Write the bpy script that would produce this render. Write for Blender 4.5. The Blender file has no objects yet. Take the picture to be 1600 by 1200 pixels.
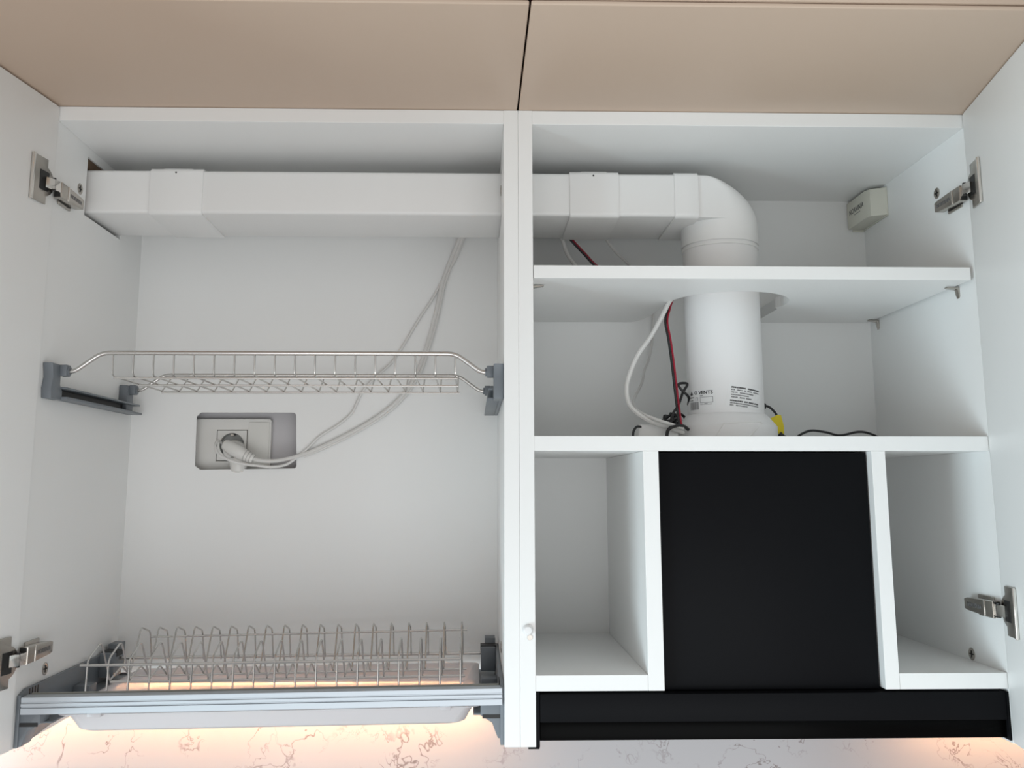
import bpy, bmesh, math, random
from mathutils import Vector, Matrix
random.seed(4)
sc = bpy.context.scene
C = sc.collection
S = 0.001                                   # every size below is in millimetres

# ---------------------------------------------------------------- camera
cd = bpy.data.cameras.new('camera')
cam = bpy.data.objects.new('camera', cd); C.objects.link(cam)
cd.sensor_width = 36.0
cd.lens = 1468.69 / 1600 * 36
cd.shift_x = (800 - 775.65) / 1600
cd.shift_y = (527.66 - 600) / 1600
cd.clip_start = 0.01
cam.location = (-0.0545323, -1.1269948, 0.2936092)
YAW, PITCH, ROLL = 0.0243, 0.1565, -0.0004
f = Vector((math.sin(YAW)*math.cos(PITCH), math.cos(YAW)*math.cos(PITCH), math.sin(PITCH)))
r = Vector((math.cos(YAW), -math.sin(YAW), 0)); u = r.cross(f)
r2 = r*math.cos(ROLL) + u*math.sin(ROLL); u2 = r2.cross(f)
cam.rotation_euler = Matrix(((r2.x, u2.x, -f.x), (r2.y, u2.y, -f.y), (r2.z, u2.z, -f.z))).to_euler()
sc.camera = cam

# ---------------------------------------------------------------- light
w = bpy.data.worlds.new('room_light'); sc.world = w; w.use_nodes = True
bg = w.node_tree.nodes['Background']
bg.inputs[0].default_value = (1.0, 0.965, 0.94, 1); bg.inputs[1].default_value = 0.59

def area(name, loc, target, sx, sy, power, col):
    l = bpy.data.lights.new(name, 'AREA'); l.shape = 'RECTANGLE'; l.size = sx; l.size_y = sy
    l.energy = power; l.color = col
    o = bpy.data.objects.new(name, l); C.objects.link(o)
    o.location = loc
    o.rotation_euler = (Vector(target) - Vector(loc)).to_track_quat('-Z', 'Y').to_euler()
    return o
# window of the kitchen, left of the photographer and lower than the cabinets
area('window_daylight', (-2.05, -1.30, -0.62), (0.25, 0.0, 0.32), 1.2, 1.3, 55, (0.74, 0.92, 1.0))
# bounced daylight from the bright room behind the photographer
area('room_bounce', (0.2, -2.6, -0.7), (0.0, 0.0, 0.3), 2.4, 1.6, 25, (0.94, 0.975, 1.0))

vs = sc.view_settings
sc.display_settings.display_device = 'sRGB'
vs.view_transform = 'Standard'; vs.look = 'None'; vs.gamma = 1.0; vs.use_curve_mapping = False
vs.exposure = -0.06

# ---------------------------------------------------------------- materials
def mat(name, col, rough=0.5, metal=0.0, bump=0.0, bscale=400, var=0.0, spec=0.5, coat=0.0, stretch=None):
    m = bpy.data.materials.new(name); m.use_nodes = True
    nt = m.node_tree; b = nt.nodes['Principled BSDF']
    b.inputs['Base Color'].default_value = (*col, 1); b.inputs['Roughness'].default_value = rough
    b.inputs['Metallic'].default_value = metal; b.inputs['Specular IOR Level'].default_value = spec
    b.inputs['Coat Weight'].default_value = coat
    tc = nt.nodes.new('ShaderNodeTexCoord'); mp = nt.nodes.new('ShaderNodeMapping')
    nt.links.new(tc.outputs['Object'], mp.inputs[0])
    if stretch: mp.inputs['Scale'].default_value = stretch
    n = nt.nodes.new('ShaderNodeTexNoise'); n.inputs['Scale'].default_value = bscale; n.inputs['Detail'].default_value = 3
    nt.links.new(mp.outputs[0], n.inputs['Vector'])
    if bump:
        bp = nt.nodes.new('ShaderNodeBump'); bp.inputs['Strength'].default_value = bump; bp.inputs['Distance'].default_value = 0.0004
        nt.links.new(n.outputs['Fac'], bp.inputs['Height']); nt.links.new(bp.outputs[0], b.inputs['Normal'])
    if var:
        mx = nt.nodes.new('ShaderNodeMix'); mx.data_type = 'RGBA'
        mx.inputs[6].default_value = (*[c*(1-var) for c in col], 1); mx.inputs[7].default_value = (*[min(1, c*(1+var)) for c in col], 1)
        n2 = nt.nodes.new('ShaderNodeTexNoise'); n2.inputs['Scale'].default_value = 6; n2.inputs['Detail'].default_value = 4
        nt.links.new(tc.outputs['Object'], n2.inputs['Vector'])
        nt.links.new(n2.outputs['Fac'], mx.inputs[0]); nt.links.new(mx.outputs[2], b.inputs['Base Color'])
    return m

WHITE = mat('white_melamine', (0.845, 0.85, 0.84), 0.42, bump=0.06, bscale=900, var=0.008)
TAN = mat('beige_lacquer', (0.54, 0.415, 0.322), 0.38, bump=0.03, bscale=700, var=0.01)
PVC = mat('white_pvc', (0.80, 0.80, 0.79), 0.35, bump=0.05, bscale=120, var=0.015)
PIPE = mat('white_pipe', (0.80, 0.80, 0.80), 0.33, bump=0.04, bscale=90, var=0.01)
CREAM = mat('cream_plastic', (0.62, 0.61, 0.53), 0.45, bump=0.03)
SOCKET = mat('socket_plastic', (0.74, 0.73, 0.70), 0.3)
CHROME = mat('stainless_wire', (0.60, 0.585, 0.565), 0.22, 1.0)
NICKEL = mat('nickel', (0.47, 0.44, 0.40), 0.26, 1.0, bump=0.1, bscale=300, var=0.05)
NICKEL_B = mat('bright_nickel', (0.75, 0.72, 0.68), 0.16, 1.0)
DARKM = mat('dark_recess', (0.012, 0.012, 0.012), 0.5)  # near-black that paints the shade inside slots and mouths; also dark pins
GREY = mat('grey_plastic', (0.165, 0.185, 0.205), 0.42, bump=0.05, bscale=500)
ALU = mat('brushed_aluminium', (0.50, 0.54, 0.58), 0.42, 0.6, bump=0.12, bscale=260, stretch=(0.02, 1, 6))
BLACK = mat('black_matt_metal', (0.0050, 0.0052, 0.0062), 0.45, bump=0.03, bscale=600, spec=0.07)
GLASSB = mat('black_gloss', (0.0015, 0.0015, 0.0015), 0.25, spec=0.04)
CABLEW = mat('white_cable', (0.70, 0.69, 0.67), 0.4)
CABLEB = mat('black_cable', (0.012, 0.012, 0.013), 0.4)
RED = mat('red_wire', (0.33, 0.008, 0.03), 0.35)
YELLOW = mat('yellow_tag', (0.78, 0.62, 0.01), 0.45)
PAPER = mat('sticker_paper', (0.80, 0.81, 0.81), 0.5)
INK = mat('black_ink', (0.03, 0.03, 0.032), 0.6)
INKG = mat('grey_ink', (0.16, 0.16, 0.165), 0.6)
BROWN = mat('raw_chipboard', (0.12, 0.075, 0.045), 0.9, bump=0.4, bscale=500)
PLASTER = mat('plaster_wall', (0.60, 0.585, 0.60), 0.7, bump=0.1, bscale=120)
CAVITY = mat('socket_cup', (0.42, 0.43, 0.42), 0.25, spec=0.5)

def marble():
    m = bpy.data.materials.new('veined_marble'); m.use_nodes = True; nt = m.node_tree; b = nt.nodes['Principled BSDF']
    b.inputs['Roughness'].default_value = 0.16
    tc = nt.nodes.new('ShaderNodeTexCoord')
    def vein(scale, width, seed, dist):
        mp = nt.nodes.new('ShaderNodeMapping'); mp.inputs['Location'].default_value = (seed, seed*1.7, seed*0.3)
        mp.inputs['Rotation'].default_value = (0, 0.5, 0)
        nt.links.new(tc.outputs['Object'], mp.inputs[0])
        nz = nt.nodes.new('ShaderNodeTexNoise'); nz.inputs['Scale'].default_value = scale; nz.inputs['Detail'].default_value = 4.5
        nz.inputs['Roughness'].default_value = 0.62; nz.inputs['Distortion'].default_value = dist
        nt.links.new(mp.outputs[0], nz.inputs['Vector'])
        a = nt.nodes.new('ShaderNodeMath'); a.operation = 'SUBTRACT'; a.inputs[1].default_value = 0.5
        nt.links.new(nz.outputs['Fac'], a.inputs[0])
        ab = nt.nodes.new('ShaderNodeMath'); ab.operation = 'ABSOLUTE'; nt.links.new(a.outputs[0], ab.inputs[0])
        mr = nt.nodes.new('ShaderNodeMapRange'); mr.inputs['From Min'].default_value = 0; mr.inputs['From Max'].default_value = width
        mr.inputs['To Min'].default_value = 1; mr.inputs['To Max'].default_value = 0
        nt.links.new(ab.outputs[0], mr.inputs['Value'])
        return mr
    v1 = vein(7.0, 0.0075, 3.1, 0.4); v2 = vein(15.0, 0.0085, 8.2, 0.4)
    msk = nt.nodes.new('ShaderNodeTexNoise'); msk.inputs['Scale'].default_value = 14; nt.links.new(tc.outputs['Object'], msk.inputs['Vector'])
    mk = nt.nodes.new('ShaderNodeMapRange'); mk.inputs['From Min'].default_value = 0.45; mk.inputs['From Max'].default_value = 0.60
    nt.links.new(msk.outputs['Fac'], mk.inputs['Value'])
    mm = nt.nodes.new('ShaderNodeMath'); mm.operation = 'MAXIMUM'
    nt.links.new(v1.outputs[0], mm.inputs[0]); nt.links.new(v2.outputs[0], mm.inputs[1])
    m2 = nt.nodes.new('ShaderNodeMath'); m2.operation = 'MULTIPLY'
    nt.links.new(mm.outputs[0], m2.inputs[0]); nt.links.new(mk.outputs[0], m2.inputs[1])
    m3 = nt.nodes.new('ShaderNodeMath'); m3.operation = 'MULTIPLY'; m3.inputs[1].default_value = 0.8
    nt.links.new(m2.outputs[0], m3.inputs[0])
    mx = nt.nodes.new('ShaderNodeMix'); mx.data_type = 'RGBA'
    mx.inputs[6].default_value = (0.425, 0.405, 0.415, 1); mx.inputs[7].default_value = (0.13, 0.085, 0.075, 1)
    nt.links.new(m3.outputs[0], mx.inputs[0]); nt.links.new(mx.outputs[2], b.inputs['Base Color'])
    return m
MARBLE = marble()

def clear_plastic():
    m = bpy.data.materials.new('translucent_tray_plastic'); m.use_nodes = True; nt = m.node_tree
    b = nt.nodes['Principled BSDF']; out = nt.nodes['Material Output']
    b.inputs['Base Color'].default_value = (0.80, 0.78, 0.79, 1); b.inputs['Roughness'].default_value = 0.2
    t = nt.nodes.new('ShaderNodeBsdfTransparent'); t.inputs[0].default_value = (0.96, 0.93, 0.93, 1)
    mx = nt.nodes.new('ShaderNodeMixShader')
    fr = nt.nodes.new('ShaderNodeLayerWeight'); fr.inputs['Blend'].default_value = 0.5
    mr = nt.nodes.new('ShaderNodeMapRange'); mr.inputs['To Min'].default_value = 0.66; mr.inputs['To Max'].default_value = 0.9
    nt.links.new(fr.outputs['Facing'], mr.inputs['Value'])
    tl = nt.nodes.new('ShaderNodeBsdfTranslucent'); tl.inputs[0].default_value = (0.80, 0.77, 0.77, 1)
    m2 = nt.nodes.new('ShaderNodeMixShader'); m2.inputs[0].default_value = 0.3
    nt.links.new(b.outputs[0], m2.inputs[1]); nt.links.new(tl.outputs[0], m2.inputs[2])
    nt.links.new(mr.outputs[0], mx.inputs[0]); nt.links.new(t.outputs[0], mx.inputs[1]); nt.links.new(m2.outputs[0], mx.inputs[2])
    nt.links.new(mx.outputs[0], out.inputs['Surface'])
    return m
TRAY = clear_plastic()
def emit(name, col, st):
    m = bpy.data.materials.new(name); m.use_nodes = True; b = m.node_tree.nodes['Principled BSDF']
    b.inputs['Emission Color'].default_value = (*col, 1); b.inputs['Emission Strength'].default_value = st
    b.inputs['Base Color'].default_value = (0.8, 0.8, 0.8, 1)
    return m

# ---------------------------------------------------------------- mesh helpers (millimetres)
def link(name, me, parent=None, mats=None, smooth=False):
    o = bpy.data.objects.new(name, me); C.objects.link(o)
    for mm in (mats or []): me.materials.append(mm)
    if parent is not None: o.parent = parent
    if smooth:
        for p in me.polygons: p.use_smooth = True
        try: me.set_sharp_from_angle(angle=math.radians(38))
        except Exception: pass
    return o

class MB:
    """collects shapes into one mesh"""
    def __init__(s): s.bm = bmesh.new(); s.mi = 0
    def _addbm(s, b):
        me = bpy.data.meshes.new('t'); b.to_mesh(me); b.free(); n = len(s.bm.faces)
        s.bm.from_mesh(me); bpy.data.meshes.remove(me); s.bm.faces.ensure_lookup_table()
        for i in range(n, len(s.bm.faces)): s.bm.faces[i].material_index = s.mi
    def box(s, x0, x1, y0, y1, z0, z1, bev=0.0, seg=2, M=None):
        b = bmesh.new(); bmesh.ops.create_cube(b, size=1)
        for v in b.verts: v.co = ((x0+x1)/2 + v.co.x*(x1-x0), (y0+y1)/2 + v.co.y*(y1-y0), (z0+z1)/2 + v.co.z*(z1-z0))
        if bev: bmesh.ops.bevel(b, geom=b.edges[:], offset=bev, segments=seg, affect='EDGES', profile=0.5)
        if M is not None: b.transform(M)
        s._addbm(b); return s
    def prism(s, pts, h0, h1, axis='Z', bev=0.0, M=None):
        """polygon extruded along axis; pts are the two other coordinates in x,y,z order"""
        def P(a, b_, h):
            return {'Z': (a, b_, h), 'Y': (a, h, b_), 'X': (h, a, b_)}[axis]
        b = bmesh.new()
        lo = [b.verts.new(P(a, c, h0)) for a, c in pts]; hi = [b.verts.new(P(a, c, h1)) for a, c in pts]
        n = len(pts)
        f0 = b.faces.new(lo); f1 = b.faces.new(hi[::-1])
        for i in range(n): b.faces.new((lo[i], hi[i], hi[(i+1) % n], lo[(i+1) % n]))
        bmesh.ops.recalc_face_normals(b, faces=b.faces[:])
        if bev:
            es = [e for e in b.edges if len(e.link_faces) == 2 and (f0 in e.link_faces or f1 in e.link_faces)]
            bmesh.ops.bevel(b, geom=es, offset=bev, segments=2, affect='EDGES', profile=0.5)
        if M is not None: b.transform(M)
        s._addbm(b); return s
    def tube(s, pts, rad, seg=8, fillet=0.0, closed=False, flat=1.0):
        P = [Vector(p) for p in pts]
        if fillet and len(P) > 2:
            Q = [P[0]]
            for i in range(1, len(P)-1):
                a, b_, c = P[i-1], P[i], P[i+1]
                d1 = (a-b_); d2 = (c-b_); ff = min(fillet, d1.length*0.48, d2.length*0.48)
                p1 = b_ + d1.normalized()*ff; p2 = b_ + d2.normalized()*ff
                for k in range(5):
                    t = k/4; Q.append(p1*(1-t)**2 + b_*2*t*(1-t) + p2*t*t)
            Q.append(P[-1]); P = Q
        b = bmesh.new(); rings = []
        up = None
        for i, p in enumerate(P):
            t = (P[min(i+1, len(P)-1)] - P[max(i-1, 0)]).normalized()
            if up is None:
                up = Vector((0, 0, 1)) if abs(t.z) < 0.9 else Vector((0, 1, 0))
            side = t.cross(up).normalized(); up = side.cross(t).normalized()
            rr = rad[i] if isinstance(rad, (list, tuple)) else rad
            rings.append([b.verts.new(p + side*math.cos(2*math.pi*k/seg)*rr + up*math.sin(2*math.pi*k/seg)*rr*flat) for k in range(seg)])
        for i in range(len(rings)-1):
            for k in range(seg):
                b.faces.new((rings[i][k], rings[i][(k+1) % seg], rings[i+1][(k+1) % seg], rings[i+1][k]))
        b.faces.new(rings[0][::-1]); b.faces.new(rings[-1])
        bmesh.ops.recalc_face_normals(b, faces=b.faces[:])
        s._addbm(b); return s
    def lathe(s, prof, c, axis='Z', seg=48, cap=True):
        b = bmesh.new(); rings = []
        for rr, h in prof:
            ring = []
            for k in range(seg):
                a = 2*math.pi*k/seg; x, y = rr*math.cos(a), rr*math.sin(a)
                co = {'Z': (c[0]+x, c[1]+y, c[2]+h), 'Y': (c[0]+x, c[1]+h, c[2]+y), 'X': (c[0]+h, c[1]+x, c[2]+y)}[axis]
                ring.append(b.verts.new(co))
            rings.append(ring)
        for i in range(len(rings)-1):
            for k in range(seg):
                b.faces.new((rings[i][k], rings[i][(k+1) % seg], rings[i+1][(k+1) % seg], rings[i+1][k]))
        if cap: b.faces.new(rings[0][::-1]); b.faces.new(rings[-1])
        bmesh.ops.recalc_face_normals(b, faces=b.faces[:])
        s._addbm(b); return s
    def build(s, name, mats, parent=None, smooth=False, M=None):
        if M is not None: s.bm.transform(M)
        me = bpy.data.meshes.new(name)
        for v in s.bm.verts: v.co = v.co * S
        s.bm.to_mesh(me); s.bm.free()
        if not isinstance(mats, (list, tuple)): mats = [mats]
        o = link(name, me, parent, mats, smooth)
        if parent is not None: o.matrix_parent_inverse = Matrix.Translation(-parent.location) if parent.get('_e') else Matrix.Identity(4)
        return o

def rounded(a0, a1, b0, b1, rad, n=5):
    pts = []
    for cx, cy, st in ((a1-rad, b1-rad, 0), (a0+rad, b1-rad, 90), (a0+rad, b0+rad, 180), (a1-rad, b0+rad, 270)):
        for k in range(n+1):
            t = math.radians(st + 90*k/n); pts.append((cx+rad*math.cos(t), cy+rad*math.sin(t)))
    return pts

def plate(name, outer, holes, h0, h1, axis, mats, parent=None, bev=0.0):
    """flat board with holes; outlines in the two other coordinates"""
    cu = bpy.data.curves.new('c', 'CURVE'); cu.dimensions = '2D'; cu.fill_mode = 'BOTH'
    cu.extrude = abs(h1-h0)/2 - bev; cu.bevel_depth = bev; cu.bevel_resolution = 1
    if bev: cu.offset = -bev
    for pts in [outer]+holes:
        sp = cu.splines.new('POLY'); sp.points.add(len(pts)-1)
        for i, (a, b_) in enumerate(pts): sp.points[i].co = (a, b_, 0, 1)
        sp.use_cyclic_u = True
    co = bpy.data.objects.new('c', cu); C.objects.link(co)
    bpy.context.view_layer.update()
    me = bpy.data.meshes.new_from_object(co.evaluated_get(bpy.context.evaluated_depsgraph_get()))
    bpy.data.objects.remove(co); bpy.data.curves.remove(cu)
    h = (h0+h1)/2
    for v in me.vertices:
        a, b_, c = v.co
        v.co = Vector({'Z': (a, b_, h+c), 'Y': (a, h+c, b_), 'X': (h+c, a, b_)}[axis]) * S
    bm = bmesh.new(); bm.from_mesh(me); bmesh.ops.remove_doubles(bm, verts=bm.verts[:], dist=1e-6)
    bmesh.ops.recalc_face_normals(bm, faces=bm.faces[:]); bm.to_mesh(me); bm.free()
    me.name = name; me.materials.clear()
    for p in me.polygons: p.use_smooth = False
    o = link(name, me, parent, mats if isinstance(mats, list) else [mats])
    if parent is not None and parent.get('_e'): o.matrix_parent_inverse = Matrix.Translation(-parent.location)
    return o

def text_mesh(name, body, size, M, material, parent, depth=0.05, align='CENTER', bold=0.0):
    cu = bpy.data.curves.new('t', 'FONT'); cu.body = body; cu.size = size; cu.extrude = depth
    cu.align_x = align; cu.align_y = 'CENTER'; cu.offset = bold; cu.resolution_u = 2
    co = bpy.data.objects.new('t', cu); C.objects.link(co); bpy.context.view_layer.update()
    me = bpy.data.meshes.new_from_object(co.evaluated_get(bpy.context.evaluated_depsgraph_get()))
    bpy.data.objects.remove(co); bpy.data.curves.remove(cu)
    me.name = name; me.transform(M)
    for v in me.vertices: v.co = v.co * S
    me.materials.clear()
    return link(name, me, parent, [material])

def frame(o, x, y):
    """matrix: local x -> world vector x, local y -> world vector y, origin o"""
    x = Vector(x).normalized(); y = Vector(y).normalized(); z = x.cross(y)
    return Matrix(((x.x, y.x, z.x, o[0]), (x.y, y.y, z.y, o[1]), (x.z, y.z, z.z, o[2]), (0, 0, 0, 1)))

def thing(name, label, cat, group=None, at=(0, 0, 0)):
    o = bpy.data.objects.new(name, None); C.objects.link(o)
    o.empty_display_size = 0.05
    o.location = Vector(at)*S; o['_e'] = 1
    o['label'] = label; o['category'] = cat
    if group: o['group'] = group
    return o
def tag(o, label, cat, group=None):
    o['label'] = label; o['category'] = cat
    if group: o['group'] = group
    return o

# ================================================================= SETTING
wall = MB().box(-1500, 1500, 345, 400, -900, 1500).build('wall_back', PLASTER); wall['kind'] = 'structure'
MB().box(-1500, 1500, 333, 346, -900, 60, 0.5, 1).build('backsplash', MARBLE, wall)['label'] = 'pale veined marble backsplash slab'

XL, XR, DEP = -573.3, 568.0, 312.0
ZT = 762.5

# ================================================================= UPPER CABINETS (beige, deeper, above)
def upper(x0, x1, label):
    t = thing('upper_cabinet', label, 'cabinet', 'beige upper cabinets', ((x0+x1)/2, 0, ZT))
    MB().box(x0, x1, -264, 333, ZT, ZT+5, 1.6, 3).build('bottom_panel', TAN, t, True)
    MB().prism(rounded(x0+1.2, x1-1.2, ZT+6.5, ZT+420, 6), -264, -246, 'Y', 1.6).build('door', TAN, t, True)
    MB().box(x0+2, x1-2, -243, 333, ZT+5.2, ZT+420).build('carcass', TAN, t)
    return t
upper(-1.0-640, -1.0, 'beige upper cabinet above the left open cupboard with the dish racks')
upper(1.0, 641, 'beige upper cabinet above the right open cupboard with the extractor')

# ================================================================= HINGES AND DOORS
def door_frame(side):
    if side < 0: o = Vector((-571, -2, 0)); a = math.radians(8.5); d = Vector((-math.sin(a), -math.cos(a), 0)); n = Vector((math.cos(a), -math.sin(a), 0))
    else: o = Vector((567, -2, 0)); a = math.radians(10.5); d = Vector((-math.sin(a), -math.cos(a), 0)); n = Vector((-math.cos(a), math.sin(a), 0))
    # local axes: x along the door from the hinge edge, y = out of the inner face, z up
    return Matrix(((d.x, n.x, 0, o.x), (d.y, n.y, 0, o.y), (0, 0, 1, 0), (0, 0, 0, 1)))
def fixn(bmm):
    bmesh.ops.recalc_face_normals(bmm.bm, faces=bmm.bm.faces[:])
    return bmm

def door(side, parent, z0, z1):
    M = door_frame(side)
    mb = MB(); mb.prism(rounded(0, 588, z0, z1, 5), -15, 0, 'Y', 0.8)
    mb.mi = 1; mb.prism(rounded(0.2, 587.8, z0+.2, z1-.2, 5), -18.5, -15.01, 'Y', 1.2)
    mb.bm.transform(M); fixn(mb)
    o = mb.build('door', [WHITE, TAN], parent, True)
    o['label'] = 'open door, white inside'
    return o

def hinge(side, parent, zc, zp, xp, tilt=0.0):
    """side panel face at xp; zc arm height; zp plate height"""
    s = -side                                   # direction into the cabinet
    g = MB()
    X = lambda k: xp + s*k
    def bx(mb, k0, k1, y0, y1, z0, z1, bev=0.0):
        a, b_ = sorted((X(k0), X(k1))); mb.box(a, b_, y0, y1, z0, z1, bev)
    # mounting plate on the panel, arm body tapering to the back
    bx(g, 0.1, 3, 14, 48, zc-12.5, zc+12.5, 0.8)
    pts = [(-3, zc+9.6), (24, zc+9.2), (56, zc+7.6), (62, zc+6), (62, zc-6), (56, zc-7.6), (24, zc-9.2), (-3, zc-9.6)]
    a, b_ = sorted((X(3), X(13.5))); g.prism(pts, a, b_, 'X', 1.4)
    h = g.build('hinge', NICKEL, parent, True)
    h['label'] = 'nickel concealed hinge'
    # bright shoulder line and slot
    k = MB(); bx(k, 13.0, 14.3, 14, 16.5, zc-9.2, zc+9.2, 0.4); k.build('hinge_clip', NICKEL_B, h, True)
    k = MB(); bx(k, 4, 11.5, -4.2, -2.8, zc-8.8, zc+8.8, 0.2); bx(k, 3.2, 4.6, 8, 44, zc-10.0, zc-9.0); k.build('hinge_slot', DARKM, h)
    # lettering pressed in the cap
    M = frame((X(13.75), 38, zc-0.2), (0, -side*1.0, 0), (0, 0, 1)) if side > 0 else frame((X(13.75), 38, zc-0.2), (0, 1, 0), (0, 0, 1))
    text_mesh('lettering', 'NORVINIA', 7.2, M, INKG, h, 0.03, bold=0.08)
    # plate on the door
    D = door_frame(side)
    p = MB()
    pts = [(48, zp+28), (18, zp+28), (18, zp+18)]
    for i in range(9):
        t = math.radians(118 + 124*i/8); pts.append((22+18.5*math.cos(t), zp+18*math.sin(t)))
    pts += [(18, zp-18), (18, zp-28), (48, zp-28)]
    # solid frame; a black block on it paints the shade of the open mouth
    p.prism(pts, 0.1, 2.6, 'Y', 0.8)
    p.bm.transform(D); fixn(p); p.build('hinge_plate', NICKEL, h, True)
    q = MB(); q.box(15, 33, 2.3, 3.0, zp-12, zp+12, 0.2); q.bm.transform(D); fixn(q); q.build('cup_mouth_shade', DARKM, h)
    q = MB(); q.box(44.5, 48.6, 0.6, 4.2, zp-28.3, zp+28.3, 0.9); q.bm.transform(D); fixn(q); q.build('plate_rim', NICKEL_B, h, True)
    # link from arm to cup
    c0 = D @ Vector((24, 4, 0)); c1 = D @ Vector((14, 9, 0))
    l = MB(); pth = [(c0.x, c0.y), (c1.x, c1.y), (X(10.5), -9), (X(9.5), 0)]
    th = 2.2
    top = []; bot = []
    for i, (x, y) in enumerate(pth):
        a = Vector(pth[max(i-1, 0)]); b2 = Vector(pth[min(i+1, 3)]); t = (b2-a).normalized(); nn = Vector((-t.y, t.x))*th
        top.append((x+nn.x, y+nn.y)); bot.append((x-nn.x, y-nn.y))
    zl = (zp+zc)/2
    l.prism(top+bot[::-1], zl-6.5, zl+6.5, 'Z', 0.5)
    l.build('hinge_link', NICKEL_B, h, True)
    l = MB(); l.lathe([(2.2, -8), (2.2, 8)], (c1.x, c1.y, zl), 'Z', 12); l.build('hinge_pin', DARKM, h)
    return h

def cam_screw(x, sgn, y, z, parent):
    b = MB(); b.lathe([(7.5, 0.05*sgn), (7.5, 0.6*sgn), (6.6, 1.1*sgn), (5.6, 0.8*sgn), (3.0, 0.7*sgn)], (x, y, z), 'X', 24)
    o = b.build('cam_fastener', NICKEL, parent, True)
    c = MB(); a = sorted((x+0.5*sgn, x+1.15*sgn))
    c.box(a[0], a[1], y-4.2, y+4.2, z-0.8, z+0.8); c.box(a[0], a[1], y-0.8, y+0.8, z-4.2, z+4.2); c.build('cross_slot', DARKM, o)

# ================================================================= LEFT CABINET
left = thing('wall_cabinet', 'open white left wall cupboard with two wire dish racks and a socket cutout', 'cabinet', at=(-296, 0, 0))
rect = lambda a0, a1, b0, b1: [(a0, b0), (a1, b0), (a1, b1), (a0, b1)]
duct_hole = rect(96, 226, 650.5, 731)
plate('side_panel', rect(0, 330, 0.3, 762), [duct_hole], XL-18, XL, 'X', WHITE, left, 0.5)
plate('side_panel', rect(0, 330, 0.3, 762), [rect(97, 226, 651, 720)], -18, -0.08, 'X', WHITE, left, 0.5)
MB().box(XL, -18, 0, 330, 744, 762, 0.5).build('top_panel', WHITE, left)
cut = [(-475, 398), (-469, 404.2), (-328, 404.2), (-324.5, 401), (-321.5, 323), (-324, 320), (-466, 318), (-474, 324)]
plate('back_panel', rect(XL, -18, 26, 744), [cut], DEP, DEP+3, 'Y', WHITE, left)
# raw edge seen through the duct hole; outer plate added against light leaks
b = MB(); b.box(XL-17.8, XL-3, 96.1, 225.9, 717, 730.9); b.box(XL-17.8, XL-3, 96.1, 100, 651, 717); b.box(XL-24, XL-18.1, 90, 232, 645, 737)
b.build('raw_edge_light_stop', BROWN, left)
door(-1, left, 1, 760.5)
hinge(-1, left, 653, 657, XL)
hinge(-1, left, 103, 99, XL)
cam_screw(XL, 1, 77, 680, left); cam_screw(XL, 1, 74.5, 75, left)
cam_screw(-18, -1, 100, 689, left); cam_screw(-18, -1, 118, 91, left)

# ================================================================= RIGHT CABINET
right = thing('wall_cabinet', 'open white right wall cupboard with shelves around the black extractor', 'cabinet', at=(293, 0, 0))
D2 = 314.0
plate('side_panel', rect(0, 330, 0.3, 762), [rect(97, 226, 651, 720)], 0.08, 18, 'X', WHITE, right, 0.5)
MB().box(XR, XR+18, 0, 330, 0.3, 762, 0.5).build('side_panel', WHITE, right)
MB().box(18, XR, 0, 330, 744, 762, 0.5).build('top_panel', WHITE, right)
MB().box(18, XR, D2, D2+3, 60, 744).build('back_panel', WHITE, right)
# loose upper shelf with a wide notch for the pipe, open to the back
sh = [(18.8, 0.6), (562, 0.6), (563, 2), (563, D2-1), (392, D2-1), (391, 230), (388, 195), (378, 160), (362, 126), (340, 98), (312, 82), (282, 76), (255, 84), (234, 100), (221, 146), (216, 190), (213, 240), (209, D2-1), (18.8, D2-1)]
def arc(c, rr, a0, a1, n): return [(c[0]+rr*math.cos(math.radians(a0+(a1-a0)*i/n)), c[1]+rr*math.sin(math.radians(a0+(a1-a0)*i/n))) for i in range(n+1)]
sh = [(18.8, 0.6), (562.5, 0.6), (562.5, D2-1), (384, D2-1)] + [(384, 200)] + [(300+84*math.cos(math.radians(a)), 162+86*math.sin(math.radians(a))) for a in range(20, -186, -8)] + [(213, 190), (212, 240), (205, 285), (192, D2-1), (18.8, D2-1)]
plate('shelf', sh, [], 546.2, 562.2, 'Z', WHITE, right, 0.4)['label'] = 'upper shelf cut out around the white pipe'
# fixed middle shelf
mid = [(18, 0), (XR-0.6, 0), (XR-0.6, D2), (18, D2)]
hole = [(292+60*math.cos(2*math.pi*i/32), 162+60*math.sin(2*math.pi*i/32)) for i in range(32)]
plate('shelf', mid, [hole], 335.2, 352.8, 'Z', WHITE, right, 0.4)['label'] = 'middle shelf carrying the pipe and cables'
MB().box(18, 147.7, 0.3, D2, 60.8, 78.3, 0.4).build('bottom_panel', WHITE, right)
MB().box(440.7, XR-0.4, 0.3, D2, 60.8, 78.6, 0.4).build('bottom_panel', WHITE, right)
MB().box(147.9, 166.6, 0, D2, 60.8, 335, 0.4).build('partition', WHITE, right)
MB().box(423.8, 440.5, 0, D2, 60.8, 335, 0.4).build('partition', WHITE, right)
door(1, right, 2, 761.5)
hinge(1, right, 657, 660, XR)
hinge(1, right, 150, 151, XR)
cam_screw(XR, -1, 77.8, 682.6, right); cam_screw(XR, -1, 77.9, 86.5, right)
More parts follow.
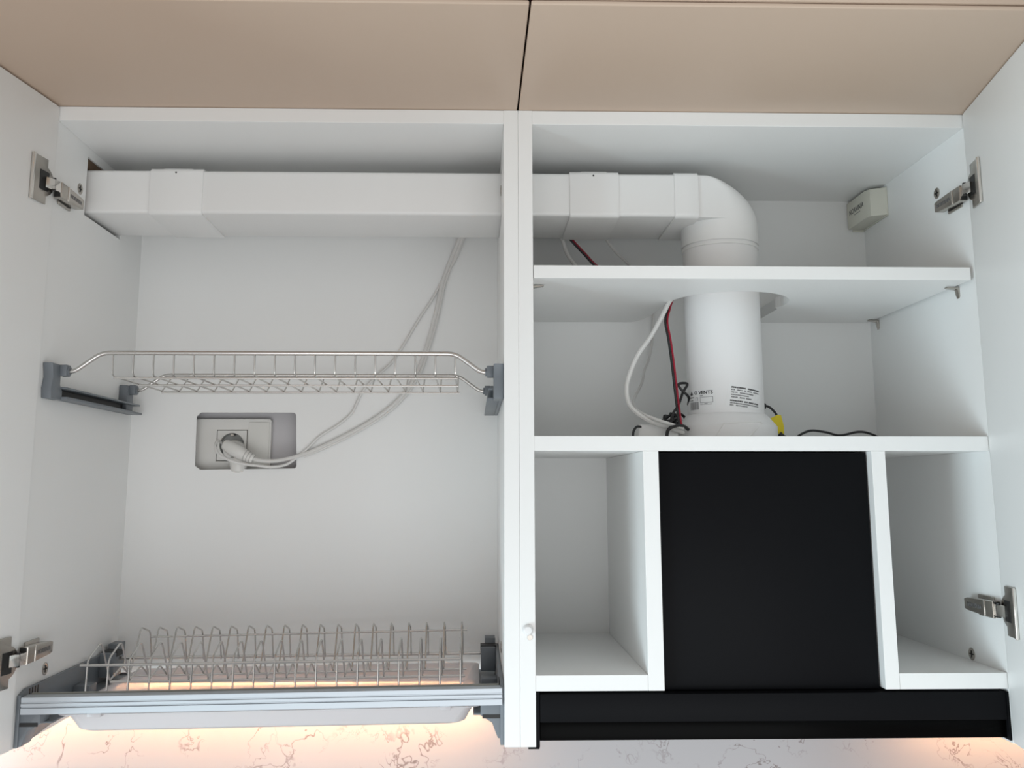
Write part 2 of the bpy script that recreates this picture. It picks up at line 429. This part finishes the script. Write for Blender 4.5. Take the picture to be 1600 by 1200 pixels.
# shelf pins
def pin(x, s, y):
    b = MB(); b.box(*sorted((x, x+s*1.5)), y-3, y+3, 531, 545.8, 0.5)
    b.prism([(x, 545.6), (x+s*16, 545.6), (x+s*16, 544.2), (x+s*3, 542.5), (x+s*1.5, 534), (x, 533)][::(1 if s > 0 else -1)], y-4, y+4, 'Y', 0.3)
    b.build('shelf_pin', NICKEL, right, True)
pin(XR, -1, 42.6); pin(XR, -1, 284); pin(18, 1, 42.6); pin(18, 1, 284)
# white door bumper on the divider front
b = MB(); b.lathe([(6.0, 0), (6.4, -1.5), (5.6, -5), (4.2, -6.5), (0.4, -6.8)], (9, -0.1, 129), 'Y', 28)
o = b.build('door_bumper', PIPE, right, True)
b = MB(); b.lathe([(3.2, 0), (3.0, -0.6), (0.3, -0.6)], (11.5, -0.1, 120.5), 'Y', 20); b.build('plug_cap', NICKEL, right, True)
# hanger cover high in the corner, cream plastic with lettering
b = MB()
b.prism([(224, 695), (311, 695), (311, 740), (224, 740)], XR-2.4, XR-0.1, 'X', 0.6)
b.box(549, XR-1, 311, D2-0.1, 693, 742, 0.5)
o = b.build('hanger_cover', CREAM, right, True)
b = MB(); b.prism([(XR-1, 224), (545, 233), (541, 243), (541, 311), (XR-1, 311)], 696, 739, 'Z', 1.6)
cap = b.build('cover_cap', CREAM, o, True)
text_mesh('lettering', 'NORVINIA', 11.5, frame((540.9, 276, 720), (0, -1, 0), (0, 0, 1)), INK, o, 0.05, bold=0.12)
b = MB(); b.box(540.7, 541.0, 262, 284, 712.5, 713.4); b.build('lettering', INKG, o)

# ================================================================= EXTRACTOR HOOD
hood = thing('range_hood', 'black built-in extractor hood between the lower partitions of the right cupboard', 'range hood', at=(296, 0, 5))
MB().box(168.5, 422.4, 13, 300, 58.6, 333.6, 1.2, 2).build('chimney_cover', BLACK, hood, True)
MB().box(22.5, 564.8, 1.0, 305, 26.2, 57.4, 1.2, 2).build('hood_body', BLACK, hood, True)
b = MB(); b.box(19.5, 565.5, 6, 300, 5.5, 25.8, 0.8, 2); b.build('glass_visor', GLASSB, hood, True)['label'] = 'glossy black lower band'
MB().box(18.4, 22.4, 0.5, 306, -0.5, 60, 0.6).build('end_flange', BLACK, hood, True)
MB().box(564.9, 568-0.3, 0.5, 306, 3.5, 57.4, 0.6).build('end_flange', BLACK, hood, True)
MB().box(9, 22, 0.5, 306, -2.2, -0.6, 0.4).build('edge_strip', BLACK, hood)

# ================================================================= DUCT
duct = thing('ventilation_duct', 'white plastic duct running through both cupboards and down into the extractor', 'duct', at=(-150, 162, 655))
Y0, Y1, Z0, Z1 = 101.5, 222.0, 655.2, 715.0
def dbox(name, x0, x1, g, lab=None, bow=0):
    # rectangular sleeve with rounded long edges
    o = MB().prism(rounded(Y0-g, Y1+g, Z0-g, Z1+g, 4.5+g, 5), x0, x1, 'X', 0.3).build(name, PVC, duct, True)
    if lab: o['label'] = lab
    return o
dbox('duct_section', -588, -455, 0); dbox('duct_section', -455, 108, 0); dbox('duct_section', 108, 236, 0)
def coupling(x0, x1):
    pts = []
    g = 2.3
    b = MB(); n = 12
    # slightly bowed socket sleeve: wider at the middle
    b.prism(rounded(Y0-g, Y1+g, Z0-g, Z1+g, 6, 5), x0, x1, 'X', 0.5)
    b.prism(rounded(Y0-g+6, Y1+g-6, Z1+g-0.2, Z1+g+1.2, 0.5, 2), x0+16, x1-16, 'X', 0.4)
    o = b.build('coupling', PVC, duct, True)
    q = MB(); q.lathe([(1.2, 0), (1.1, -0.6), (0.2, -0.7)], ((x0+x1)/2-1, Y0-g-0.02, Z1-4), 'Y', 12); q.build('rivet', DARKM, o)
coupling(-490.5, -420); coupling(75, 142)
dbox('elbow_collar', 218, 250.5, 2.3)
# elbow: sweeps from the flat section into the round pipe
PC = (293.5, 162.0); PR = 51.6
def elbow():
    """flat duct body rounding over at its right end, with the round neck coming up into its underside"""
    bm = bmesh.new(); rings = []
    N = 24; hs = []
    zb = 648.0
    for i in range(25):
        hs.append(zb + (Z1-zb)*math.sin(math.pi/2*i/24))
    for z in hs:
        q = (z-zb)/(Z1-zb)
        xm = 266 + (PC[0]+PR+1.8-266)*math.sqrt(max(0.0, 1-q**2.3))
        sx = (xm-266)/(PC[0]+PR+1.8-266)
        xc = 258 + (PC[0]-258)*sx
        hw0 = 60.2; hw1 = 60.0-(60.0-PR-1.8)*sx
        top = max(0.0, (z-(Z1-4))/4); cut_ = 4*(1-math.sqrt(max(0, 1-top*top)))
        bot = max(0.0, (Z0+4-z)/4); bot = min(1, bot); cut2 = 4*(1-math.sqrt(max(0, 1-bot*bot)))
        pts = [(236.0, PC[1]-hw0+cut_+cut2)]
        for k in range(N+1):
            t = -math.pi/2 + math.pi*k/N
            pts.append((xc+(xm-xc)*math.cos(t), PC[1]+(hw1-cut_)*math.sin(t)))
        pts.append((236.0, PC[1]+hw0-cut_-cut2))
        if z < Z0:                       # below the flat duct only the neck and its right side remain
            pts = [(p[0] if p[0] > 236.0 else 262.0, p[1]) for p in pts]
            pts = [(max(px, PC[0]-math.sqrt(max(0, (PR+1.8)**2-(py-PC[1])**2))), min(max(py, PC[1]-PR-1.8), PC[1]+PR+1.8)) for px, py in pts]
        rings.append([bm.verts.new((x, y, z)) for x, y in pts])
    # drop the slices that lie under the flat duct: start exactly at its underside
    keep = [r_ for r_ in rings if r_[0].co.z >= Z0]
    for r_ in rings:
        if r_ not in keep:
            for v in r_: bm.verts.remove(v)
    rings = keep
    for v in rings[0]: v.co.z = Z0
    n = len(rings[0])
    for i in range(len(rings)-1):
        for k in range(n): bm.faces.new((rings[i][k], rings[i][(k+1) % n], rings[i+1][(k+1) % n], rings[i+1][k]))
    bm.faces.new(rings[0][::-1]); bm.faces.new(rings[-1])
    bmesh.ops.recalc_face_normals(bm, faces=bm.faces[:])
    mb = MB(); mb._addbm(bm)
    mb.lathe([(PR+1.8, 0), (PR+1.8, Z0-627+0.3)], (PC[0], PC[1], 627), 'Z', 72)
    return mb.build('elbow', PVC, duct, True)
elbow()
MB().lathe([(PR, -266), (PR, 0)], (PC[0], PC[1], 627), 'Z', 72).build('round_pipe', PIPE, duct, True)
MB().lathe([(PR+0.3, 0), (PR+1.5, 0.3), (PR+1.5, 4.0), (PR+0.3, 4.2)], (PC[0], PC[1], 620.5), 'Z', 72).build('pipe_bead', PVC, duct, True)
ad = MB().lathe([(67, 0), (67.5, 2), (67.5, 20), (66, 22), (57, 33), (54, 36.5), (PR+0.4, 37.2)], (PC[0], PC[1], 353), 'Z', 72).build('adapter_collar', PIPE, duct, True)
ad['label'] = 'flared collar where the pipe meets the shelf'
# bayonet ribs on the collar, following its outer face
def rib(a0, a1, z0, z1, rr0, rr1):
    pts = []
    for i in range(9):
        t = i/8; a = math.radians(a0+(a1-a0)*t); z = z0+(z1-z0)*t; rr = rr0+(rr1-rr0)*t
        pts.append((PC[0]+rr*math.cos(a), PC[1]+rr*math.sin(a), z))
    MB().tube(pts, 1.3, 6).build('collar_rib', PVC, ad, True)
rib(-118, -108, 354, 374, 67.6, 66.3); rib(-84, -62, 354, 375, 67.6, 66); rib(-108, -62, 374.5, 377, 66.2, 64.5)

# stickers wrapped on the pipe
SXS = [1.2]
def wrap(us, vs_, cen_a, cen_z, rr, rot=0.0):
    """maps flat sticker coords (mm) to the pipe face"""
    ca, sa = math.cos(rot), math.sin(rot)
    x = us*ca - vs_*sa; z = us*sa + vs_*ca
    a = cen_a + x*SXS[0]/PR
    return Vector((PC[0]+rr*math.cos(a), PC[1]+rr*math.sin(a), cen_z+z))
def sticker(wd, ht, a, z, rot):
    bm = bmesh.new(); n = 10; g = []
    for i in range(n+1):
        g.append([bm.verts.new(wrap(-wd/2+wd*i/n, v, a, z, PR+0.15, rot)) for v in (-ht/2, ht/2)])
    for i in range(n): bm.faces.new((g[i][0], g[i+1][0], g[i+1][1], g[i][1]))
    mb = MB(); mb._addbm(bm)
    return mb.build('sticker', PAPER, duct, False)
def bars(name, rects, a, z, rot, material, parent):
    bm = bmesh.new()
    for x0, x1, y0, y1 in rects:
        n = max(1, int((x1-x0)/3)); pr_ = None
        for i in range(n+1):
            xx = x0+(x1-x0)*i/n
            cur = [bm.verts.new(wrap(xx, v, a, z, PR+0.3, rot)) for v in (y0, y1)]
            if pr_: bm.faces.new((pr_[0], cur[0], cur[1], pr_[1]))
            pr_ = cur
    mb = MB(); mb._addbm(bm); return mb.build(name, material, parent)
def wtext(body, size, x, y, a, z, rot, material, parent, align='LEFT', bold=0.0):
    o = text_mesh('lettering', body, size, Matrix.Identity(4), material, parent, 0.0, align, bold)
    bm = bmesh.new(); bm.from_mesh(o.data)
    for v in bm.verts: v.co = wrap(v.co.x/S + x, v.co.y/S + y, a, z, PR+0.32, rot)*S
    bm.to_mesh(o.data); bm.free(); return o
# left sticker: flame, ring and maker's name, barcode
A1 = math.radians(-146.6); ZC1 = 408.5
s1 = sticker(40, 29, A1, ZC1, 0.0)
bc = []; x = -16.5
while x < -1:
    wdt = random.choice((0.35, 0.5, 0.8, 0.35)); bc.append((x, x+wdt, -13, -2.5)); x += wdt+random.choice((0.35, 0.5, 0.7))
bars('barcode', bc, A1, ZC1, 0.0, INKG, s1)
def poly(name, pts, a, z, material, parent):
    bm = bmesh.new(); bm.faces.new([bm.verts.new(wrap(px, py, a, z, PR+0.32)) for px, py in pts])
    mb = MB(); mb._addbm(bm); return mb.build(name, material, parent)
poly('flame_symbol', [(-15.6, 7), (-11.2, 7), (-10.9, 9), (-12.2, 10.6), (-13.2, 12.8), (-14.2, 10.7), (-15.9, 9)], A1, ZC1, INK, s1)
ring = []
for i in range(20):
    t0 = 2*math.pi*i/20
    ring.append((-5.2+2.4*math.cos(t0), 9.8+2.6*math.sin(t0)))
poly('ring_logo', ring, A1, ZC1, INKG, s1)
poly('ring_logo', [(-5.2+(px+5.2)*0.45, 9.8+(py-9.8)*0.45) for px, py in ring], A1, ZC1, PAPER, s1).location = (0, -0.0002, 0)
wtext('VENTS', 6.2, -0.6, 9.3, A1, ZC1, 0.0, INK, s1, bold=0.2)
bars('print_lines', [(-16.5, -9, 3.2, 4.4), (-16.5, -14.2, -0.8, 0.5), (-13, -10.5, -0.8, 0.5), (1.2, 5, 4.6, 5.8),
                     (1.2, 17.6, 3.0, 3.5), (1.2, 17.6, -4.4, -3.8), (1.2, 1.7, -4.4, 3.5), (17.1, 17.6, -4.4, 3.5), (1.2, 16.5, -6.8, -6.3), (7, 11, -5.9, -5.2),
                     (-5.6, -1.8, 2.9, 3.4), (-5.6, -5.1, -1.2, 3.2), (-2.3, -1.8, -1.2, 3.2)], A1, ZC1, 0.0, INKG, s1)
# right sticker: tilted block of small print
SXS[0] = 1.22
A2 = math.radians(-75); ZC2 = 410.5; R2 = -0.15
s2 = sticker(41, 30, A2, ZC2, R2)
rows = [(11, 2.2, INK, [(-17, 0), (2, 19)]), (7.6, 1.6, INKG, [(-17, -13), (-11, -4), (-2.5, 0), (1.5, 8), (10, 19)]), (4.2, 1.6, INKG, [(-17, -9), (-7, 10)]),
        (1.0, 1.4, INKG, [(-16.5, 4)]), (-2.2, 1.7, INKG, [(-16, -8), (-6.5, 0), (1, 8)]), (-7.0, 2.1, INK, [(-16.5, -2), (-0.5, 3.5), (5, 12), (12.6, 20)]),
        (-10.2, 1.5, INKG, [(-16, 8), (8.6, 20)]), (-13, 1.5, INKG, [(-16, -11), (-9.5, 5)])]
for yy, hh, mm, segs in rows:
    rr = []
    for x0, x1 in segs:
        x = x0
        while x < x1-0.8:
            wdt = random.uniform(0.7, 1.3); rr.append((x, min(x+wdt, x1), yy-hh/2*random.uniform(.7, 1), yy+hh/2)); x += wdt+0.28
    bars('print_lines', rr, A2, ZC2, R2, mm, s2)

# ================================================================= UPPER RACK
CX = (XL-18)/2
def mirx(x): return 2*CX - x
rack = thing('glass_drying_rack', 'upper stainless wire shelf rack on grey brackets in the left cupboard', 'dish rack', at=(CX, 150, 400))
def rod(name, pts, rad, parent, fil=0, seg=8): return MB().tube(pts, rad, seg, fil).build(name, CHROME, parent, True)
for yy in (35, 271):
    rod('support_rod', [(-560, yy, 433), (-546, yy, 433), (-514, yy, 456.5), (mirx(-514), yy, 456.5), (mirx(-546), yy, 433), (mirx(-560), yy, 433)], 2.9 if yy < 100 else 2.6, rack, 10, 12)
for yy in (41, 127, 222): rod('long_wire', [(-500, yy, 426), (-75, yy, 426)], 1.4, rack)
w0 = None
for i in range(18):
    if w0 is None:
        w0 = rod('cross_wire', [(-500, 35, 455), (-500, 36, 429), (-500, 46, 427.8), (-500, 224, 427.8), (-500, 270, 455.5)], 1.15, rack, 5, 6)
    else:
        c = w0.copy(); C.objects.link(c); c.parent = rack; c.matrix_parent_inverse = w0.matrix_parent_inverse.copy(); c.location.x += (i*24.85)*S
def ubracket(m):
    X = (lambda x: x) if not m else mirx
    b = MB()
    def bx(x0, x1, y0, y1, z0, z1, bev=1.2):
        a, c = sorted((X(x0), X(x1))); b.box(a, c, y0, y1, z0, z1, bev)
    bx(XL+0.1, -568, 14, 300, 399, 414)                         # back of the rail
    a, c = sorted((X(XL+0.1), X(-561)))
    b.prism([(8, 441), (30, 441), (33, 430), (33, 416), (40, 410), (40, 398), (10, 398), (8, 410), (12, 424)], a, c, 'X', 1.2)
    bx(-568, -555, 36, 296, 411.5, 414, 0.5); bx(-568, -553, 36, 300, 399, 402, 0.6)
    bx(XL+0.1, -561, 256, 282, 400, 440)
    o = b.build('bracket', GREY, rack, True)
    for yy in (35, 271):
        q = MB(); q.lathe([(5.5, 0), (5.5, 11)], (X(-551) if m else -562, yy, 433.5), 'X', 6) if not m else q.lathe([(5.5, 0), (5.5, 11)], (X(-562)-11, yy, 433.5), 'X', 6)
        a, c = sorted((X(-562), X(-553))); q.box(a, c, yy-6.5, yy+6.5, 427, 441, 1.0)
        q.build('rod_socket', GREY, o, True)
    q = MB(); a, c = sorted((X(-568.2), X(-566.8))); q.box(a, c, 38, 296, 402.2, 411.3); q.build('rail_slot', DARKM, o)
ubracket(False); ubracket(True)

# ================================================================= LOWER RACK (hangs a little lower at its left end)
low = thing('plate_drying_rack', 'lower stainless plate rack with an aluminium front rail above the marble', 'dish rack', at=(CX, 150, 10))
TM = Matrix.Translation((-566, 0, 50)) @ Matrix.Rotation(-math.radians(0.78), 4, 'Y') @ Matrix.Translation((566, 0, -50))
def lrod(name, pts, rad, fil=0, seg=8, m=CHROME):
    return MB().tube(pts, rad, seg, fil).build(name, m, low, True, M=TM)
b = MB()
b.box(-566, -20.5, 1, 18, 51.5, 57, 0.5); b.box(-566, -20.5, 2.0, 17, 49.5, 52); b.box(-566, -20.5, 0.6, 18, 46.8, 50.2, 0.4)
b.box(-566, -20.5, 2.4, 17, 38, 47); b.box(-566, -20.5, 0.6, 18, 38.5, 45.2, 0.4)
b.build('front_rail', ALU, low, False, M=TM)['label'] = 'grooved aluminium front rail'
MB().box(-562, -24, 18, 21, 50, 58.5, 0.4).build('rail_lip', mat('dull_olive_metal', (0.30, 0.30, 0.27), 0.4, 0.6), low, M=TM)
lrod('long_wire', [(-511, 25, 86.5), (-68, 25, 86)], 1.6)
lrod('long_wire', [(-502, 97, 54), (-64, 97, 53)], 1.6); lrod('long_wire', [(-502, 163, 48.5), (-63, 163, 49)], 1.5)
lrod('long_wire', [(-500, 238, 86), (-62, 238, 88)], 1.6)
lrod('support_rod', [(-548, 251, 56.5), (-40, 251, 54)], 2.2)
pw = None
for i in range(19):
    path = [(22.5, 57), (25.5, 90), (30, 95), (57, 105), (64, 104.5), (70, 98), (97, 55.5), (101, 57), (132, 64.5), (139, 64), (163, 50.5), (167, 52), (200, 101), (206, 103), (237, 94), (241, 88), (249, 53)]
    if pw is None:
        pw = lrod('plate_wire', [(-502.5, y, z) for y, z in path], 1.15, 2.2, 6)
    else:
        c = pw.copy(); C.objects.link(c); c.parent = low; c.matrix_parent_inverse = pw.matrix_parent_inverse.copy()
        c.location.x += i*24.1*S*math.cos(math.radians(0.78)); c.location.z += i*24.1*S*math.sin(math.radians(0.78))
def lbracket(m):
    X = (lambda x: x) if not m else mirx
    b = MB(); a, c = sorted((X(XL+0.1), X(-568.5)))
    dz = 6 if m else 0
    b.prism([(6, 58+dz), (22, 63+dz), (285, 63+dz), (290, 55), (290, 20), (150, 12), (60, 4), (24, 1), (6, 1)], a, c, 'X', 1.0)
    # front gusset seen from the front
    pts = [(X(XL+0.1), 45+dz), (X(-546), 45+dz), (X(-546), 27+dz), (X(-559), 19+dz), (X(-566), 2+dz), (X(XL+0.1), 2+dz)]
    b.prism(pts, 8, 34, 'Y', 0.8)
    a, c = sorted((X(-568.5), X(-548))); b.box(a, c, 232, 262, 34+dz, 66+dz, 1.2); b.box(a, c, 150, 176, 20+dz, 40+dz, 1)
    a, c = sorted((X(-568.6), X(-554))); b.box(a, c, 262, 290, 40+dz, 74+dz, 1.2)
    b.box(*sorted((X(-568.6), X(-537.5))), 22, 288, 24+dz, 26.5+dz, 0.8)
    o = b.build('bracket', GREY, low, True)
    for k in range(4): MB().box(*sorted((X(-568.6), X(-567.9))), 26+k*7, 28+k*7, 50+dz, 62+dz).build('slot', DARKM, o)
    MB().box(*sorted((X(-571), X(-548))), 7.2, 8.2, 24+dz, 28+dz).build('slot', DARKM, o)
    MB().box(*sorted((X(-569), X(-547.5))), 240, 262, 60+dz, 67+dz).build('slot', DARKM, o)
lbracket(False); lbracket(True)

# drip tray
tray = MB()
bmt = bmesh.new()
def loop(x0, x1, y0, y1, z, rr): return [bmt.verts.new((a, b_, z)) for a, b_ in rounded(x0, x1, y0, y1, rr, 6)]
Ls = [loop(-536, -46, 22, 300, 33, 12), loop(-532, -50, 26, 296, 33.6, 12), loop(-527, -55, 31, 291, 31, 12), loop(-518, -64, 38, 282, 13.5, 16), loop(-513, -69, 43, 277, 11, 16)]
for i in range(len(Ls)-1):
    n = len(Ls[0])
    for k in range(n): bmt.faces.new((Ls[i][k], Ls[i][(k+1) % n], Ls[i+1][(k+1) % n], Ls[i+1][k]))
bmt.faces.new(Ls[-1]); bmesh.ops.recalc_face_normals(bmt, faces=bmt.faces[:])
bmesh.ops.solidify(bmt, geom=bmt.faces[:], thickness=1.2)
tray._addbm(bmt)
t = tray.build('drip_tray', TRAY, None, True, M=TM); tag(t, 'translucent plastic drip tray under the lower plate rack', 'tray')
# small clip hooks of the tray on the rail
b = MB(); b.box(-498, -482, 18, 46, 30, 38, 1); clip = b.build('tray_clip', TRAY, t, True, M=TM)
b = MB(); b.box(-92, -80, 18, 40, 30, 38, 1); b.build('tray_clip', TRAY, t, True, M=TM)

# ================================================================= LED STRIPS under the cupboards, against the backsplash
def led(x0, x1, label, st, z=14):
    t = thing('led_strip_light', label, 'light', at=((x0+x1)/2, 325, z))
    MB().box(x0, x1, 318, 332.5, z+1, z+6, 0.6).box(x0, x1, 317, 318.2, z-4, z+6).build('profile', ALU, t)
    MB().box(x0+2, x1-2, 319, 331, z-1, z+0.9, 0.3).build('diffuser', emit('warm_led', (1.0, 0.50, 0.20), st), t)
led(-1100, -24, 'warm light strip hidden at the back under the left cupboard', 290)
led(600, 1150, 'warm light strip hidden to the right of the extractor', 440)

# ================================================================= SOCKET in the cutout
sk = thing('wall_socket', 'white double socket frame with blank half behind the back panel cutout', 'socket', at=(-430, 340, 355))
plate('frame', rounded(-514, -366, 316, 396, 4), [rect(-448.5, -402, 331.5, 379)], 333, 344.8, 'Y', SOCKET, sk, 0.8)
b = MB(); b.box(-402+2, -368.5, 331.6, 334, 322, 391, 0.5); b.build('blank_plate', mat('blank_plate_plastic', (0.70, 0.695, 0.66), 0.35), sk)
cup = [(-425+18.7*math.cos(2*math.pi*i/40), 355.5+18.7*math.sin(2*math.pi*i/40)) for i in range(40)]
plate('socket_insert', rect(-447.4, -402.8, 332.6, 378), [cup], 331.5, 344, 'Y', SOCKET, sk, 0.3)
b = MB(); b.lathe([(18.6, 0), (18.2, 10.5), (0.2, 10.8)], (-425, 332.5, 355.5), 'Y', 40, cap=False); b.build('socket_cup', CAVITY, sk, True)
b = MB(); b.box(-428, -422, 332.4, 342, 369.5, 373.5, 0.4); b.build('earth_clip', NICKEL, sk)
b = MB(); b.box(-423, -419, 331.8, 333.4, 371, 374, 0.2); b.build('clip_gap', DARKM, sk)
MB().box(-448.4, -447.5, 332.4, 333.2, 331.6, 379).build('frame_joint', DARKM, sk)

# plug with thick cord
pl = thing('power_plug', 'white angled power plug in the socket with its thick white cord going up', 'plug', at=(-410, 320, 345))
b = MB()
# round shank in the cup and angled grip
b.lathe([(16.8, 14), (16.8, 2), (15, -8), (12, -12), (2, -13)], (-420, 327, 347), 'Y', 32)
b.build('plug_body', SOCKET, pl, True)
b = MB(); b.lathe([(12.5, 0), (14.5, -8), (11, -20), (4, -24)], (-410, 318, 336), 'Z', 24)
b.build('plug_base', SOCKET, pl, True)
b = MB(); b.tube([(-428, 308, 355), (-418, 303, 350), (-404, 301, 343), (-392, 301, 337), (-384, 301, 333.5)], [8.5, 10.5, 10, 8, 6.5], 16); b.build('plug_grip', SOCKET, pl, True)
q = MB()
for k in range(3):
    x = -396.5+k*4.2; z = 339.2-k*1.9; q.tube([(x-0.5, 301, z+0.2), (x+0.7, 301, z-0.35)], 9.3-k*0.9, 16)
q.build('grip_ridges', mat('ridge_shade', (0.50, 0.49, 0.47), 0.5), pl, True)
def smooth(pts, n=6):
    """Catmull-Rom through the points"""
    P = [Vector(p) for p in pts]; P = [P[0]*2-P[1]] + P + [P[-1]*2-P[-2]]; out = []
    for i in range(1, len(P)-2):
        for k in range(n):
            t = k/n; a, b_, c, d = P[i-1], P[i], P[i+1], P[i+2]
            out.append(0.5*((2*b_)+(c-a)*t+(2*a-5*b_+4*c-d)*t*t+(3*b_-a-3*c+d)*t**3))
    out.append(P[-2]); return out
def cable(name, pts, rad, material, parent=None, n=6, seg=8):
    return MB().tube(smooth(pts, n), rad, seg).build(name, material, parent, True)
CY = 306.5
c1 = [(-386, 301, 334), (-368, 302, 331), (-345, 304, 332), (-314, CY, 340), (-282, CY, 353), (-247, CY, 370), (-215, CY, 388), (-190, CY, 405), (-168, CY, 425), (-151, CY, 447), (-136, CY, 478), (-123, CY, 520), (-113, CY, 560), (-104, CY, 605), (-92, CY, 640), (-80, 300, 668), (-70, 280, 690)]
cable('cord', c1, 3.0, CABLEW, pl)
cable('cord', [(x+3.6, y+1.0, z-2.0) for x, y, z in c1[3:]], 2.2, CABLEW, pl)
c2 = [(-436, 322, 357), (-438.5, 305, 361), (-440, 294, 353), (-431, 288, 339), (-405, 287, 328), (-378, 299, 324), (-355, 302, 322), (-335, 305, 326), (-320, 307, 337), (-305, 308.5, 350), (-287, 308.5, 368), (-262, 308.5, 384), (-241, 308.5, 402), (-232, 308.5, 420), (-222, 308.5, 440), (-203, 308.5, 460), (-180, 308.5, 482), (-160, 308.5, 513), (-140, 308.5, 548), (-118, 308.5, 583), (-103, 308.5, 612), (-86, 308, 640), (-74, 304, 668), (-64, 285, 690)]
tag(cable('thin_cable', c2, 2.1, CABLEW), 'thin white cable looping below the socket and up behind the upper rack', 'cable')

# ================================================================= CABLES BY THE EXTRACTOR
# three leads leaving the coupling underside and going behind the upper shelf
wc = [(70, 230, 668), (77, 238, 660), (84, 246, 641), (95, 252, 626), (112, 262, 612), (160, 262, 590), (205, 235, 574), (226, 175, 566), (224, 156, 556), (215, 148, 543), (203, 142, 521.6), (186.4, 136, 494.3), (168.1, 130, 469.5), (155.5, 126, 442.9), (150.4, 124, 422.7), (153.4, 124, 402.1), (165.6, 121, 388), (183.2, 119, 377.5), (206, 121, 370), (226, 124, 364)]
tag(cable('white_cable', wc, 3.0, CABLEW), 'thick white cable curving down from the shelf notch left of the pipe', 'cable')
wc2 = [(138, 232, 668), (146, 245, 658), (160, 258, 645), (184, 270, 626), (205, 284, 606), (222, 300, 580), (223, 300, 550), (221.1, 300, 517.3), (213, 290, 486.1), (202, 270, 465.9), (194, 250, 444.3), (174.5, 200, 418.7), (165.5, 160, 403.5), (168.5, 134, 392.3), (186, 113, 381), (209.5, 114, 373.5), (224, 118, 369)]
tag(cable('white_cable', wc2, 2.1, CABLEW), 'thin white cable behind the thick one left of the pipe', 'cable')
rb = thing('speaker_wire', 'red and black twin wire hanging down left of the white pipe', 'wire', at=(235, 200, 460))
rp = [(82, 232, 668), (94, 240, 656), (112, 250, 640), (131, 256, 622), (160, 256, 604), (196, 240, 588), (222, 190, 570), (225, 170, 556), (219, 160, 540), (212.5, 150, 519), (214.5, 142, 492), (217, 135, 453.7), (219.5, 130, 410.5), (219.9, 120, 383.7), (220.3, 116, 374.2)]
cable('red_strand', [(x+1.0, y, z) for x, y, z in rp], 1.5, RED, rb)
cable('black_strand', [(x-2.2, y-0.8, z-0.5) for x, y, z in rp], 1.6, CABLEB, rb)
# small white driver box on the shelf with a black tail
bx_ = thing('lighting_driver', 'small white driver box lying on the middle shelf left of the pipe', 'box', at=(185, 150, 353))
MB().prism(rounded(165, 219, 353.2, 375, 3), 126, 165, 'Y', 2).build('housing', PVC, bx_, True)
cable('tail', [(172, 130, 371), (163, 122, 371.5), (157.5, 118, 365), (156, 116, 355.5)], 1.7, CABLEB, bx_)
# black coil beside the collar
bc_ = thing('black_cable_coil', 'tangled black cable coil pressed against the left of the pipe collar', 'cable', at=(225, 190, 360))
def clear(pts):
    out = []
    for x, y, z in pts:
        dx, dy = x-PC[0], y-PC[1]; d = math.hypot(dx, dy)
        if z < 395 and d < 70.5: x, y = PC[0]+dx/d*70.5, PC[1]+dy/d*70.5
        out.append((x, y, z))
    return out
def coil(cx, cy, cz, a, b_, ph, tiltv, n=14, turns=1.0):
    return clear([(cx+a*math.cos(ph+2*math.pi*turns*i/n), cy+12*math.sin(ph+tiltv*i), cz+b_*math.sin(ph+2*math.pi*turns*i/n)+2*math.sin(i*1.9)) for i in range(n+1)])
cable('cable_loop', coil(232, 195, 376, 22, 8, 0.3, 0.5), 2.0, CABLEB, bc_)
cable('cable_loop', coil(228, 190, 382, 17, 9, 1.3, 0.4), 2.0, CABLEB, bc_)
cable('cable_loop', coil(235, 200, 387, 20, 7, 2.3, 0.6), 2.0, CABLEB, bc_)
cable('cable_loop', clear([(196, 165, 374), (205, 170, 377), (220, 180, 383), (240, 190, 388), (250, 200, 382), (232, 200, 372), (214, 190, 369)]), 2.2, CABLEB, bc_)
cable('cable_loop', [(212, 150, 375), (218, 150, 392), (225, 150, 402), (232, 150, 420), (238.5, 150, 431.8), (226.2, 148, 431.7), (228.6, 148, 424.7), (240, 152, 414), (243, 168, 405)], 1.8, CABLEB, bc_)
cable('cable_loop', [(204, 118, 353), (201, 115, 358), (203, 113, 367), (212, 114, 372), (224, 118, 372), (232, 125, 368)], 2.4, CABLEB, bc_)
# right of the pipe: black lead with a yellow tag, running right along the shelf
bl = thing('tagged_black_lead', 'black lead with a yellow tag running right from the pipe along the shelf', 'cable', at=(380, 200, 355))
MB().box(345, 358.5, 188, 196, 401, 409, 1.5).build('connector', CABLEB, bl, True)
cable('lead', [(355, 192, 406), (362, 192, 404.5), (368, 192, 400), (373, 189, 391), (374.5, 188, 375), (381, 192, 362), (395, 192, 359), (398, 192, 357.5), (405, 194, 364), (424, 200, 371), (448, 206, 369), (470, 212, 365), (500, 220, 370.5), (520, 225, 368), (545, 230, 358), (560, 232, 355.2)], 1.7, CABLEB, bl)
b = MB(); b.prism([(359.5, 386), (372.5, 392.5), (377.5, 392), (381, 376), (380.5, 362), (373.5, 364), (369, 374), (362, 381)], 184.8, 185.6, 'Y', 0.2)
b.build('yellow_tag', YELLOW, bl)['label'] = 'yellow warning tag'
cable('lead', [(374, 185, 366), (380, 183, 360), (392, 180, 355), (402, 180, 355)], 3.6, CABLEB, bl)
cable('lead', [(495, 240, 356), (515, 238, 360), (535, 236, 358), (556, 234, 355.5)], 2.4, CABLEB, bl)
b = MB(); b.lathe([(4.5, 0), (4.2, 5), (2, 9), (0.4, 10)], (562, 190, 353), 'Z', 16)
tag(b.build('rubber_grommet', CABLEB, None, True), 'tiny black rubber grommet on the shelf by the right side panel', 'grommet')

for o in bpy.data.objects:
    if '_e' in o: del o['_e']
